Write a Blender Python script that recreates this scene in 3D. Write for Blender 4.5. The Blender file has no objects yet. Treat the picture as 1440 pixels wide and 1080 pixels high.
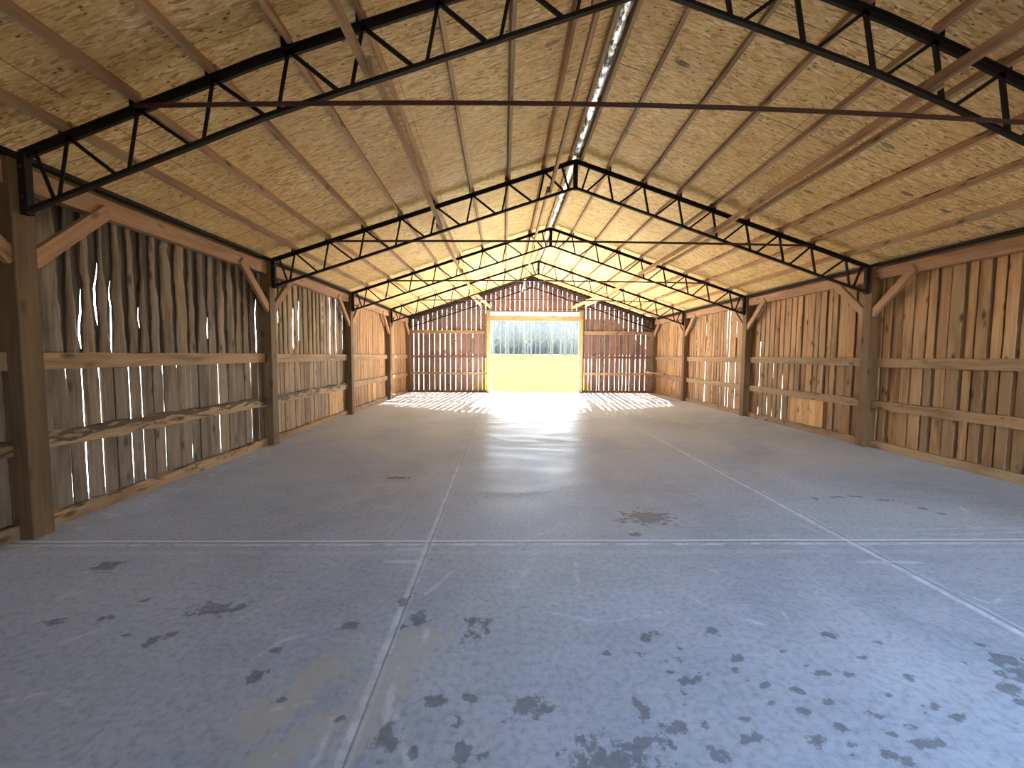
import bpy, bmesh, math, random
import numpy as np
from mathutils import Vector, Matrix, noise as mnoise
random.seed(7)
S = bpy.context.scene
COL = S.collection
PI = math.pi

# ------------------------------------------------------------------ layout (metres)
XL, XR, XA = -4.01, 6.49, 1.23            # inner faces of the posts, ridge line
TY = [3.745, 7.606, 11.513, 15.42, 18.50] # truss lines; the last stands at the end wall
YE = 18.68                                # inner face of the end wall
Y0 = -0.75                                # open near end
SL = 0.332
ZA, ZC = 4.95, 4.49                       # ridge heights of top and bottom chords
def camber(x, y):
    t = 1 - abs(x - XA) / 5.25
    t = max(0.0, min(1.0, t))
    if x < XA: b = 0.14 * min(1.0, t / 0.4)
    else:
        q = max(0.0, min(1.0, (t - 0.2) / 0.45)); b = 0.155 * q * q * (3 - 2 * q)
        b += (0.14 - 0.155) * max(0.0, (t - 0.8) / 0.2)
    w = max(0.0, min(1.0, (TY[1] - y) / (TY[1] - TY[0])))
    return b * w
def chord_z(x, y, top=True):
    return (ZA if top else ZC) - SL * abs(x - XA) + camber(x, y)
def osb_z(x, y):
    return chord_z(x, y) + 0.125

# ------------------------------------------------------------------ node helpers
def new_mat(name):
    m = bpy.data.materials.new(name); m.use_nodes = True
    nt = m.node_tree; nt.nodes.clear()
    out = nt.nodes.new('ShaderNodeOutputMaterial')
    b = nt.nodes.new('ShaderNodeBsdfPrincipled')
    nt.links.new(b.outputs[0], out.inputs[0])
    return m, nt, b
def N(nt, typ, **kw):
    n = nt.nodes.new(typ)
    for k, v in kw.items():
        if k.startswith('i_'):
            n.inputs[k[2:].replace('_', ' ')].default_value = v
        else:
            setattr(n, k, v)
    return n
def L(nt, a, b): nt.links.new(a, b)
def ramp(nt, fac, stops, interp='LINEAR'):
    r = nt.nodes.new('ShaderNodeValToRGB'); r.color_ramp.interpolation = interp
    e = r.color_ramp.elements
    while len(e) < len(stops): e.new(0.5)
    for el, (p, c) in zip(e, stops):
        el.position = p
        el.color = (c, c, c, 1) if isinstance(c, (int, float)) else (c[0], c[1], c[2], 1)
    if fac is not None: L(nt, fac, r.inputs[0])
    return r.outputs[0]
def mix(nt, fac, a, b, mode='MIX'):
    m = nt.nodes.new('ShaderNodeMix'); m.data_type = 'RGBA'; m.blend_type = mode
    for s, v in ((0, fac), (6, a), (7, b)):
        if hasattr(v, 'is_output'): L(nt, v, m.inputs[s])
        elif isinstance(v, (int, float)): m.inputs[s].default_value = v if s == 0 else (v, v, v, 1)
        else: m.inputs[s].default_value = (v[0], v[1], v[2], 1)
    return m.outputs[2]
def math_(nt, op, a, b=None, c=None, clamp=False):
    m = nt.nodes.new('ShaderNodeMath'); m.operation = op; m.use_clamp = clamp
    for i, v in enumerate((a, b, c)):
        if v is None: continue
        if hasattr(v, 'is_output'): L(nt, v, m.inputs[i])
        else: m.inputs[i].default_value = v
    return m.outputs[0]
def mapping(nt, vec, scale=(1, 1, 1), rot=(0, 0, 0), loc=(0, 0, 0)):
    m = nt.nodes.new('ShaderNodeMapping')
    m.inputs['Scale'].default_value = scale; m.inputs['Rotation'].default_value = rot; m.inputs['Location'].default_value = loc
    L(nt, vec, m.inputs[0]); return m.outputs[0]
def noise(nt, vec, scale=1.0, detail=3.0, rough=0.55, dist=0.0, col=False):
    n = nt.nodes.new('ShaderNodeTexNoise')
    n.inputs['Scale'].default_value = scale; n.inputs['Detail'].default_value = detail
    n.inputs['Roughness'].default_value = rough; n.inputs['Distortion'].default_value = dist
    L(nt, vec, n.inputs['Vector']); return n.outputs['Color' if col else 'Fac']
def bump(nt, b, h, strength=0.3, dist=0.01):
    n = nt.nodes.new('ShaderNodeBump'); n.inputs['Strength'].default_value = strength; n.inputs['Distance'].default_value = dist
    L(nt, h, n.inputs['Height']); L(nt, n.outputs[0], b.inputs['Normal'])
def attr(nt, name, out='Fac'):
    a = nt.nodes.new('ShaderNodeAttribute'); a.attribute_name = name; return a.outputs[out]

# ------------------------------------------------------------------ materials
def wood(name, c1, c2, dark, bark=(0.045, 0.026, 0.014), rough=0.75, knots=0.75):
    m, nt, b = new_mat(name)
    g = attr(nt, 'gc', 'Vector')
    n1 = noise(nt, mapping(nt, g, (26, 26, 1.6)), 1, 5, 0.65, 0.4)
    n2 = noise(nt, mapping(nt, g, (6, 6, 0.9)), 1, 3, 0.6)
    base = mix(nt, ramp(nt, n1, [(0.28, 0), (0.72, 1)]), c1, c2)
    base = mix(nt, math_(nt, 'MULTIPLY', ramp(nt, n2, [(0.48, 0), (0.72, 1)]), 0.72), base, dark)
    # knots
    v = N(nt, 'ShaderNodeTexVoronoi', feature='F1'); v.inputs['Scale'].default_value = 1; v.inputs['Randomness'].default_value = 1
    L(nt, mapping(nt, g, (5.0, 5.0, 2.2)), v.inputs['Vector'])
    k = ramp(nt, v.outputs['Distance'], [(0.06, 1), (0.13, 0.5), (0.2, 0)])
    base = mix(nt, math_(nt, 'MULTIPLY', k, knots), base, tuple(0.35 * x for x in dark))
    base = mix(nt, 1.0, base, attr(nt, 'tint', 'Color'), 'MULTIPLY')
    nb = noise(nt, mapping(nt, g, (22, 22, 5)), 1, 4, 0.6)
    bk = math_(nt, 'ADD', attr(nt, 'bark'), math_(nt, 'MULTIPLY', math_(nt, 'SUBTRACT', nb, 0.5), 1.3))
    bk = ramp(nt, bk, [(0.5, 0), (0.62, 1)])
    base = mix(nt, bk, base, mix(nt, n1, bark, tuple(2.4 * x for x in bark)))
    L(nt, base, b.inputs['Base Color'])
    b.inputs['Roughness'].default_value = rough
    b.inputs['Specular IOR Level'].default_value = 0.25
    bump(nt, b, n1, 0.35, 0.004)
    return m
M = {}
M['wall_grey'] = wood('weathered_siding', (0.135, 0.088, 0.055), (0.28, 0.205, 0.145), (0.055, 0.026, 0.012), bark=(0.028, 0.015, 0.008))
M['wall_tan'] = wood('tan_siding', (0.30, 0.155, 0.072), (0.46, 0.265, 0.128), (0.11, 0.05, 0.02), knots=0.9)
M['wall_brown'] = wood('brown_siding', (0.24, 0.145, 0.08), (0.38, 0.25, 0.15), (0.09, 0.045, 0.022))
M['end_wood'] = wood('end_wall_siding', (0.15, 0.078, 0.055), (0.21, 0.12, 0.085), (0.08, 0.036, 0.026))
M['post'] = wood('timber_post', (0.115, 0.062, 0.029), (0.175, 0.10, 0.049), (0.07, 0.037, 0.018))
M['beam'] = wood('pine_beam', (0.28, 0.15, 0.082), (0.38, 0.215, 0.12), (0.17, 0.078, 0.04))
M['girt'] = wood('rough_sawn_girt', (0.27, 0.155, 0.08), (0.36, 0.225, 0.12), (0.10, 0.05, 0.025))
M['purlin'] = wood('purlin_lumber', (0.36, 0.205, 0.10), (0.54, 0.345, 0.19), (0.18, 0.09, 0.042))
M['treated'] = wood('treated_lumber', (0.22, 0.18, 0.075), (0.30, 0.255, 0.115), (0.16, 0.12, 0.05))
M['header'] = wood('door_header_lumber', (0.34, 0.185, 0.07), (0.42, 0.25, 0.105), (0.20, 0.08, 0.03))

def steel(name, c, rough=0.55, metal=0.0):
    m, nt, b = new_mat(name)
    tc = N(nt, 'ShaderNodeTexCoord')
    n = noise(nt, tc.outputs['Object'], 9, 4)
    L(nt, mix(nt, n, tuple(0.7 * x for x in c), tuple(1.4 * x for x in c)), b.inputs['Base Color'])
    b.inputs['Roughness'].default_value = rough; b.inputs['Metallic'].default_value = metal; b.inputs['Specular IOR Level'].default_value = 0.2
    return m
M['steel'] = steel('dark_painted_steel', (0.016, 0.010, 0.008), 0.8)
M['rust'] = steel('rust_primer_steel', (0.075, 0.035, 0.024), 0.5)

def mat_osb():
    m, nt, b = new_mat('oriented_strand_board')
    tc = N(nt, 'ShaderNodeTexCoord'); p = tc.outputs['Object']
    w = noise(nt, p, 2.2, 2, 0.5, 0, True)
    wp = N(nt, 'ShaderNodeVectorMath', operation='MULTIPLY_ADD')
    L(nt, w, wp.inputs[0]); wp.inputs[1].default_value = (0.09, 0.09, 0.0); L(nt, p, wp.inputs[2])
    def flakes(rot, sc):
        v = N(nt, 'ShaderNodeTexVoronoi', feature='F1'); v.inputs['Scale'].default_value = 1
        L(nt, mapping(nt, wp.outputs[0], sc, (0, 0, rot)), v.inputs['Vector'])
        s = N(nt, 'ShaderNodeSeparateColor'); L(nt, v.outputs['Color'], s.inputs[0]); return s.outputs[0], s.outputs[1]
    f1, g1 = flakes(0.25, (10, 52, 10)); f2, g2 = flakes(-0.4, (13, 66, 13)); f3, g3 = flakes(0.9, (12, 60, 12))
    cols = [(0.0, (0.34, 0.175, 0.05)), (0.22, (0.60, 0.36, 0.13)), (0.6, (0.74, 0.49, 0.205)), (0.88, (0.82, 0.57, 0.26)), (1.0, (0.92, 0.74, 0.43))]
    c = ramp(nt, f1, cols)
    c = mix(nt, ramp(nt, g2, [(0.5, 0), (0.52, 1)]), c, ramp(nt, f2, cols))
    c = mix(nt, ramp(nt, g3, [(0.66, 0), (0.68, 1)]), c, ramp(nt, f3, cols))
    big = noise(nt, p, 0.9, 3)
    c = mix(nt, ramp(nt, big, [(0.3, 0.55), (0.7, 0.0)]), c, (0.50, 0.28, 0.09))
    # scattered dark flecks and pale chips
    fl = N(nt, 'ShaderNodeTexVoronoi', feature='F1'); fl.inputs['Scale'].default_value = 1
    L(nt, mapping(nt, wp.outputs[0], (9, 17, 9)), fl.inputs['Vector'])
    fs = N(nt, 'ShaderNodeSeparateColor'); L(nt, fl.outputs['Color'], fs.inputs[0])
    fk = math_(nt, 'MULTIPLY', ramp(nt, fl.outputs['Distance'], [(0.10, 1), (0.2, 0)]), ramp(nt, fs.outputs[0], [(0.35, 0), (0.4, 0.9)]))
    c = mix(nt, fk, c, (0.11, 0.055, 0.02))
    # sheet joints: 1.22 m along the barn, 2.44 m up the slope
    sx = N(nt, 'ShaderNodeSeparateXYZ'); L(nt, p, sx.inputs[0])
    def seam(co, per, off, wd):
        f = math_(nt, 'FRACT', math_(nt, 'DIVIDE', math_(nt, 'ADD', co, off), per))
        d = math_(nt, 'MULTIPLY', math_(nt, 'ABSOLUTE', math_(nt, 'SUBTRACT', f, 0.5)), per)
        return math_(nt, 'LESS_THAN', d, wd)
    s1 = seam(sx.outputs[1], 1.22, 0.13, 0.006)
    s2 = seam(sx.outputs[0], 2.318, -1.23 + 1.159, 0.004)
    sn = math_(nt, 'MULTIPLY', math_(nt, 'MAXIMUM', s1, s2), ramp(nt, noise(nt, p, 1.3, 2), [(0.35, 0.25), (0.6, 0.9)]))
    c = mix(nt, sn, c, (0.07, 0.04, 0.02))
    L(nt, c, b.inputs['Base Color']); b.inputs['Roughness'].default_value = 0.72
    b.inputs['Specular IOR Level'].default_value = 0.3
    bump(nt, b, f1, 0.12, 0.002)
    return m
M['osb'] = mat_osb()

def mat_foil():
    m, nt, b = new_mat('reflective_foil')
    tc = N(nt, 'ShaderNodeTexCoord'); p = tc.outputs['Object']
    n = noise(nt, mapping(nt, p, (30, 14, 30)), 1, 4, 0.6)
    c = mix(nt, ramp(nt, noise(nt, mapping(nt, p, (9, 5, 9)), 1, 3), [(0.40, 0), (0.52, 1)]), (0.03, 0.03, 0.03), (0.86, 0.84, 0.82))
    L(nt, c, b.inputs['Base Color']); b.inputs['Metallic'].default_value = 0.65; b.inputs['Roughness'].default_value = 0.32
    bump(nt, b, n, 0.9, 0.02)
    return m
M['foil'] = mat_foil()
m, nt, b = new_mat('stamp_ink'); b.inputs['Base Color'].default_value = (0.10, 0.065, 0.035, 1); b.inputs['Roughness'].default_value = 0.8; M['ink'] = m

def mat_concrete():
    m, nt, b = new_mat('polished_concrete')
    tc = N(nt, 'ShaderNodeTexCoord'); p = tc.outputs['Object']
    sx = N(nt, 'ShaderNodeSeparateXYZ'); L(nt, p, sx.inputs[0]); X, Y = sx.outputs[0], sx.outputs[1]
    big = noise(nt, mapping(nt, p, (0.55, 0.35, 1)), 1, 5, 0.6, 0.6)
    mid = noise(nt, p, 2.6, 6, 0.62, 0.5)
    fine = noise(nt, p, 26, 5, 0.65)
    brush = noise(nt, mapping(nt, p, (2.5, 14, 1), (0, 0, 0.6)), 1, 5, 0.65)
    c = mix(nt, ramp(nt, big, [(0.3, 0), (0.7, 1)]), (0.33, 0.375, 0.44), (0.57, 0.62, 0.68))
    c = mix(nt, math_(nt, 'MULTIPLY', ramp(nt, mid, [(0.45, 0), (0.68, 1)]), 0.6), c, (0.50, 0.54, 0.60))
    c = mix(nt, math_(nt, 'MULTIPLY', ramp(nt, brush, [(0.5, 0), (0.72, 1)]), 0.45), c, (0.56, 0.59, 0.63))
    c = mix(nt, math_(nt, 'MULTIPLY', ramp(nt, fine, [(0.3, 1), (0.55, 0)]), 0.4), c, (0.15, 0.155, 0.17))
    # sandy scrape marks
    sa = math_(nt, 'ADD', attr(nt, 'sand'), math_(nt, 'MULTIPLY', math_(nt, 'SUBTRACT', noise(nt, mapping(nt, p, (34, 7, 1), (0, 0, -0.85)), 1, 5, 0.7), 0.5), 1.5))
    c = mix(nt, math_(nt, 'MULTIPLY', ramp(nt, sa, [(0.48, 0), (0.62, 1)]), 0.65), c, (0.52, 0.50, 0.42))
    # chalky joint lines
    crumbs = noise(nt, mapping(nt, p, (7, 7, 1)), 1, 6, 0.75)
    jit = math_(nt, 'MULTIPLY', math_(nt, 'SUBTRACT', noise(nt, p, 1.1, 2), 0.5), 0.03)
    def line(co, at, hw, lo, hi, other=None, r0=None, r1=None, st=1.0):
        d = math_(nt, 'ABSOLUTE', math_(nt, 'SUBTRACT', math_(nt, 'ADD', co, jit), at))
        a = math_(nt, 'DIVIDE', math_(nt, 'SUBTRACT', hw, d), hw * 0.6, clamp=True)
        k = ramp(nt, crumbs, [(lo, 0), (hi, 1)])
        a = math_(nt, 'MULTIPLY', math_(nt, 'MULTIPLY', a, k), st)
        if other is not None:
            u = N(nt, 'ShaderNodeMapRange'); L(nt, other, u.inputs[0])
            u.inputs[1].default_value = r0; u.inputs[2].default_value = r1; u.inputs[3].default_value = 1; u.inputs[4].default_value = 0
            a = math_(nt, 'MULTIPLY', a, u.outputs[0])
        return a
    ls = [line(X, -0.635, 0.030, 0.34, 0.60, Y, 5.9, 6.4, 0.85),
          line(X, -0.60, 0.012, 0.3, 0.7, Y, 12, 16, 0.45),
          line(X, 3.03, 0.036, 0.36, 0.56, Y, 8, 11, 0.9),
          line(X, 3.10, 0.012, 0.35, 0.6, Y, 10, 14, 0.6),
          line(Y, 3.62, 0.020, 0.15, 0.34, st=1.0),
          line(Y, 3.545, 0.026, 0.40, 0.56, st=0.85),
          line(Y, 3.40, 0.05, 0.30, 0.7, st=0.34),
          line(Y, 7.50, 0.02, 0.42, 0.6, st=0.6)]
    ch = ls[0]
    for l in ls[1:]: ch = math_(nt, 'MAXIMUM', ch, l)
    ca = math_(nt, 'ADD', attr(nt, 'chalk'), math_(nt, 'MULTIPLY', math_(nt, 'SUBTRACT', crumbs, 0.5), 1.35))
    ch = math_(nt, 'MAXIMUM', ch, math_(nt, 'MULTIPLY', ramp(nt, ca, [(0.5, 0), (0.74, 1)]), 0.5))
    specks = ramp(nt, noise(nt, mapping(nt, p, (13, 9, 1), (0, 0, 0.5)), 1, 3, 0.6), [(0.70, 0), (0.76, 1)])
    ch = math_(nt, 'MAXIMUM', ch, math_(nt, 'MULTIPLY', specks, 0.4))
    # shallow tooled groove along the joints
    def groove(co, at):
        return math_(nt, 'LESS_THAN', math_(nt, 'ABSOLUTE', math_(nt, 'SUBTRACT', co, at)), 0.005)
    gr = math_(nt, 'MAXIMUM', groove(Y, 3.588), groove(X, -0.615))
    gr = math_(nt, 'MAXIMUM', gr, groove(X, 3.065)); gr = math_(nt, 'MAXIMUM', gr, groove(Y, 7.48))
    c = mix(nt, ch, c, (0.74, 0.77, 0.82))
    c = mix(nt, math_(nt, 'MULTIPLY', gr, 0.5), c, (0.09, 0.09, 0.10))
    # damp spots
    sn = noise(nt, mapping(nt, p, (15, 15, 1)), 1, 6, 0.68)
    st = math_(nt, 'ADD', attr(nt, 'stain'), math_(nt, 'MULTIPLY', math_(nt, 'SUBTRACT', sn, 0.52), 2.7))
    st = ramp(nt, st, [(0.44, 0), (0.62, 1)])
    c = mix(nt, math_(nt, 'MULTIPLY', st, 0.58), c, (0.115, 0.110, 0.108))
    L(nt, c, b.inputs['Base Color'])
    r = ramp(nt, math_(nt, 'ADD', math_(nt, 'MULTIPLY', mid, 0.6), math_(nt, 'MULTIPLY', big, 0.4)), [(0.3, 0.28), (0.7, 0.45)])
    r = mix(nt, st, r, 0.22); r = mix(nt, ch, r, 0.8)
    L(nt, r, b.inputs['Roughness']); b.inputs['Specular IOR Level'].default_value = 0.18
    h = math_(nt, 'ADD', math_(nt, 'MULTIPLY', mid, 0.6), math_(nt, 'MULTIPLY', fine, 0.05))
    wv = noise(nt, mapping(nt, p, (1.2, 5, 1)), 1, 3, 0.5)
    h = math_(nt, 'ADD', h, math_(nt, 'MULTIPLY', wv, 0.8))
    bump(nt, b, h, 0.22, 0.012)
    # dusty areas scatter, bare trowelled areas keep a sheen
    df = N(nt, 'ShaderNodeBsdfDiffuse'); L(nt, c, df.inputs['Color'])
    ms = N(nt, 'ShaderNodeMixShader')
    dust = ramp(nt, math_(nt, 'ADD', math_(nt, 'MULTIPLY', noise(nt, mapping(nt, p, (0.9, 3.2, 1)), 1, 5, 0.65, 0.8), 0.6), math_(nt, 'MULTIPLY', big, 0.4)), [(0.36, 0.42), (0.6, 0.92)])
    L(nt, dust, ms.inputs[0]); L(nt, b.outputs[0], ms.inputs[1]); L(nt, df.outputs[0], ms.inputs[2])
    L(nt, ms.outputs[0], [n for n in nt.nodes if n.type == 'OUTPUT_MATERIAL'][0].inputs[0])
    return m
M['concrete'] = mat_concrete()

def mat_grass():
    m, nt, b = new_mat('dormant_meadow_grass')
    tc = N(nt, 'ShaderNodeTexCoord'); p = tc.outputs['Object']
    sx = N(nt, 'ShaderNodeSeparateXYZ'); L(nt, p, sx.inputs[0])
    n = noise(nt, p, 0.35, 6, 0.65)
    c = mix(nt, n, (0.24, 0.225, 0.008), (0.31, 0.29, 0.016))
    band = N(nt, 'ShaderNodeMapRange'); band.interpolation_type = 'SMOOTHSTEP'
    L(nt, sx.outputs[1], band.inputs[0]); band.inputs[1].default_value = 19; band.inputs[2].default_value = 31; band.inputs[3].default_value = 0.62; band.inputs[4].default_value = 0.0
    rut = noise(nt, mapping(nt, p, (0.35, 1.1, 1), (0, 0, 0.35)), 1, 6, 0.72, 0.4)
    mk = ramp(nt, math_(nt, 'ADD', rut, math_(nt, 'MULTIPLY', band.outputs[0], 0.30)), [(0.68, 0), (0.74, 1)])
    c = mix(nt, math_(nt, 'MULTIPLY', mk, ramp(nt, band.outputs[0], [(0.02, 0), (0.1, 1)])), c, (0.020, 0.0115, 0.008))
    gv = mix(nt, noise(nt, p, 5, 6, 0.7), (0.27, 0.25, 0.22), (0.40, 0.375, 0.34))
    bounce_ground = N(nt, 'ShaderNodeMapRange'); L(nt, math_(nt, 'ADD', sx.outputs[1], math_(nt, 'MULTIPLY', n, 2.0)), bounce_ground.inputs[0])
    bounce_ground.inputs[1].default_value = 10; bounce_ground.inputs[2].default_value = 11; bounce_ground.inputs[3].default_value = 1; bounce_ground.inputs[4].default_value = 0
    rear_dim = N(nt, 'ShaderNodeMapRange'); L(nt, sx.outputs[1], rear_dim.inputs[0]); rear_dim.inputs[1].default_value = -2; rear_dim.inputs[2].default_value = 1; rear_dim.inputs[3].default_value = 1; rear_dim.inputs[4].default_value = 0  # unseen ground behind the barn, darkened to cut bounce onto the near ceiling
    gv = mix(nt, rear_dim.outputs[0], gv, (0.05, 0.042, 0.032))
    # the meadow is a strip behind the doorway; pale ground added around it whitens the slits and bounces light inside
    wob = math_(nt, 'MULTIPLY', n, 3.0)
    dx = math_(nt, 'ABSOLUTE', math_(nt, 'SUBTRACT', math_(nt, 'SUBTRACT', sx.outputs[0], math_(nt, 'MULTIPLY', sx.outputs[1], 0.075)), -0.2))
    off = math_(nt, 'GREATER_THAN', math_(nt, 'ADD', dx, wob), math_(nt, 'ADD', math_(nt, 'MULTIPLY', sx.outputs[1], 0.105), 2.0))
    c = mix(nt, math_(nt, 'MAXIMUM', bounce_ground.outputs[0], off), c, gv)
    wd = N(nt, 'ShaderNodeMapRange'); L(nt, sx.outputs[1], wd.inputs[0]); wd.inputs[1].default_value = 86; wd.inputs[2].default_value = 92; wd.inputs[3].default_value = 0; wd.inputs[4].default_value = 1
    c = mix(nt, wd.outputs[0], c, mix(nt, noise(nt, mapping(nt, p, (1.6, 0.5, 0.12)), 1, 5, 0.7), (0.07, 0.076, 0.075), (0.14, 0.142, 0.138)))
    L(nt, c, b.inputs['Base Color']); b.inputs['Roughness'].default_value = 1.0; b.inputs['Specular IOR Level'].default_value = 0.0
    bump(nt, b, noise(nt, p, 6, 5, 0.7), 0.6, 0.05)
    return m
M['grass'] = mat_grass()
def mat_bark():
    m, nt, b = new_mat('grey_tree_bark')
    tc = N(nt, 'ShaderNodeTexCoord')
    n = noise(nt, mapping(nt, tc.outputs['Object'], (9, 9, 1.5)), 1, 4)
    L(nt, mix(nt, n, (0.10, 0.105, 0.103), (0.175, 0.178, 0.172)), b.inputs['Base Color']); b.inputs['Roughness'].default_value = 0.9
    return m
M['bark'] = mat_bark()

# ------------------------------------------------------------------ mesh builder
class MB:
    def __init__(s): s.v = []; s.f = []; s.gc = []; s.tint = []; s.bark = []
    def add(s, co, gc, tint, bark=0.0):
        s.v.append(tuple(co)); s.gc.append(tuple(gc)); s.tint.append(tint); s.bark.append(bark); return len(s.v) - 1
    def beam(s, p0, p1, w, t, up=(0, 0, 1), tint=(1, 1, 1), rough=0.0, seg=1, bark=0.0):
        """rectangular timber from p0 to p1: w across, t along 'up'; rough = waviness of a live edge"""
        p0, p1, up = Vector(p0), Vector(p1), Vector(up)
        a = (p1 - p0); ln = a.length; a.normalize()
        sd = a.cross(up).normalized(); u = sd.cross(a).normalized()
        off = Vector((random.uniform(-50, 50), random.uniform(-50, 50), random.uniform(-50, 50)))
        rings = []
        for i in range(seg + 1):
            k = i / seg; c = p0 + a * ln * k
            ring = []
            for (i1, i2) in ((-1, -1), (1, -1), (1, 1), (-1, 1)):
                e = 0.0; bk = 0.0
                if rough:
                    e = rough * mnoise.noise(Vector((ln * k * 3.1, i1 * 7 + off.x, i2 * 5 + off.y)))
                    bk = bark if i2 > 0 else bark * 0.5
                ring.append(s.add(c + sd * (i1 * w / 2) + u * (i2 * t / 2 + e), (off.x + i1 * w / 2, off.y + i2 * t / 2, off.z + ln * k), tint, bk))
            rings.append(ring)
        for r0, r1 in zip(rings, rings[1:]):
            for j in range(4):
                s.f.append((r0[j], r0[(j + 1) % 4], r1[(j + 1) % 4], r1[j]))
        s.f.append(tuple(reversed(rings[0]))); s.f.append(tuple(rings[-1]))
    def plank(s, org, ax, nrm, lfun, rfun, zs, th, wane, tint):
        """upright siding board; ax across, nrm towards the room, edges lfun(z), rfun(z)"""
        org, ax, nrm = Vector(org), Vector(ax), Vector(nrm)
        off = Vector((random.uniform(-50, 50), random.uniform(-50, 50), random.uniform(-50, 50)))
        rings = []
        for z in zs:
            l, r = lfun(z), rfun(z)
            if r - l < 0.02: m_ = (l + r) / 2; l, r = m_ - 0.01, m_ + 0.01
            wn = min(wane(z) if callable(wane) else wane, (r - l) * 0.42); ring = []
            prof = [(l, 0 if wane == 0 else -th * 0.75, 1), (l + wn, 0, 0), (r - wn, 0, 0), (r, 0 if wane == 0 else -th * 0.75, 1), (r, -th, 1), (l, -th, 1)]
            for (a_, d_, bk) in prof:
                ring.append(s.add(org + ax * a_ + nrm * d_ + Vector((0, 0, z)), (off.x + a_, off.y + d_, off.z + z), tint, bk if (callable(wane) or wane > 0) else 0))
            rings.append(ring)
        for r0, r1 in zip(rings, rings[1:]):
            for j in range(6):
                s.f.append((r0[j], r0[(j + 1) % 6], r1[(j + 1) % 6], r1[j]))
        s.f.append(tuple(reversed(rings[0]))); s.f.append(tuple(rings[-1]))
    def tube(s, pts, rads, n=8, tint=(1, 1, 1)):
        rings = []
        for i, p in enumerate(pts):
            p = Vector(p); q = Vector(pts[min(i + 1, len(pts) - 1)]) - Vector(pts[max(i - 1, 0)]); q.normalize()
            h = Vector((0, 0, 1)) if abs(q.z) < 0.9 else Vector((1, 0, 0))
            a = q.cross(h).normalized(); b_ = q.cross(a)
            rings.append([s.add(p + a * rads[i] * math.cos(2 * PI * j / n) + b_ * rads[i] * math.sin(2 * PI * j / n), p, tint) for j in range(n)])
        for r0, r1 in zip(rings, rings[1:]):
            for j in range(n): s.f.append((r0[j], r0[(j + 1) % n], r1[(j + 1) % n], r1[j]))
        s.f.append(tuple(reversed(rings[0]))); s.f.append(tuple(rings[-1]))
    def angle(s, p0, p1, leg, th, up=(0, 0, 1), flip=1):
        """steel angle (L section): a vertical leg and a flat leg"""
        p0, p1, upv = Vector(p0), Vector(p1), Vector(up)
        a = (p1 - p0).normalized(); sd = a.cross(upv).normalized() * flip; u = sd.cross(a).normalized() * flip
        prof = [(0, 0), (leg, 0), (leg, th), (th, th), (th, leg), (0, leg)]
        rings = []
        for p in (p0, p1):
            rings.append([s.add(p + sd * (x - leg / 2) + u * (y - leg / 2), p, (1, 1, 1)) for x, y in prof])
        for j in range(6): s.f.append((rings[0][j], rings[0][(j + 1) % 6], rings[1][(j + 1) % 6], rings[1][j]))
        s.f.append(tuple(reversed(rings[0]))); s.f.append(tuple(rings[1]))
    def build(s, name, mat, parent=None, origin=(0, 0, 0), bevel=0.0, smooth=False):
        o = Vector(origin)
        me = bpy.data.meshes.new(name)
        me.from_pydata([tuple(Vector(v) - o) for v in s.v], [], s.f); me.update()
        bm = bmesh.new(); bm.from_mesh(me); bmesh.ops.recalc_face_normals(bm, faces=bm.faces); bm.to_mesh(me); bm.free()
        a = me.attributes.new('gc', 'FLOAT_VECTOR', 'POINT'); a.data.foreach_set('vector', np.array(s.gc, 'f').ravel())
        a = me.attributes.new('tint', 'FLOAT_COLOR', 'POINT'); a.data.foreach_set('color', np.array([(t[0], t[1], t[2], 1) for t in s.tint], 'f').ravel())
        a = me.attributes.new('bark', 'FLOAT', 'POINT'); a.data.foreach_set('value', np.array(s.bark, 'f'))
        me.materials.append(mat)
        if smooth: me.polygons.foreach_set('use_smooth', [True] * len(me.polygons))
        ob = bpy.data.objects.new(name, me); COL.objects.link(ob)
        if parent is not None:
            ob.parent = parent; ob.location = o - parent.location
        else: ob.location = o
        if bevel:
            bv = ob.modifiers.new('bevel', 'BEVEL'); bv.width = bevel; bv.segments = 1; bv.limit_method = 'ANGLE'
        return ob
def tag(o, label=None, cat=None, group=None, kind=None):
    if label: o['label'] = label
    if cat: o['category'] = cat
    if group: o['group'] = group
    if kind: o['kind'] = kind
    return o
def empty(name, loc=(0, 0, 0)):
    e = bpy.data.objects.new(name, None); e.location = loc; e.empty_display_size = 0.1; COL.objects.link(e); return e
def tone(lo=0.8, hi=1.15, warm=0.05):
    k = random.uniform(lo, hi); w = random.uniform(-warm, warm)
    return (k * (1 + w), k, k * (1 - w))
def linsp(a, b, n): return [a + (b - a) * i / (n - 1) for i in range(n)]
ORD = ['first', 'second', 'third', 'fourth', 'fifth', 'sixth', 'seventh', 'eighth', 'ninth']
SKY, SUN, EXPO = 0.29, 34.0, 3.1
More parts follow.
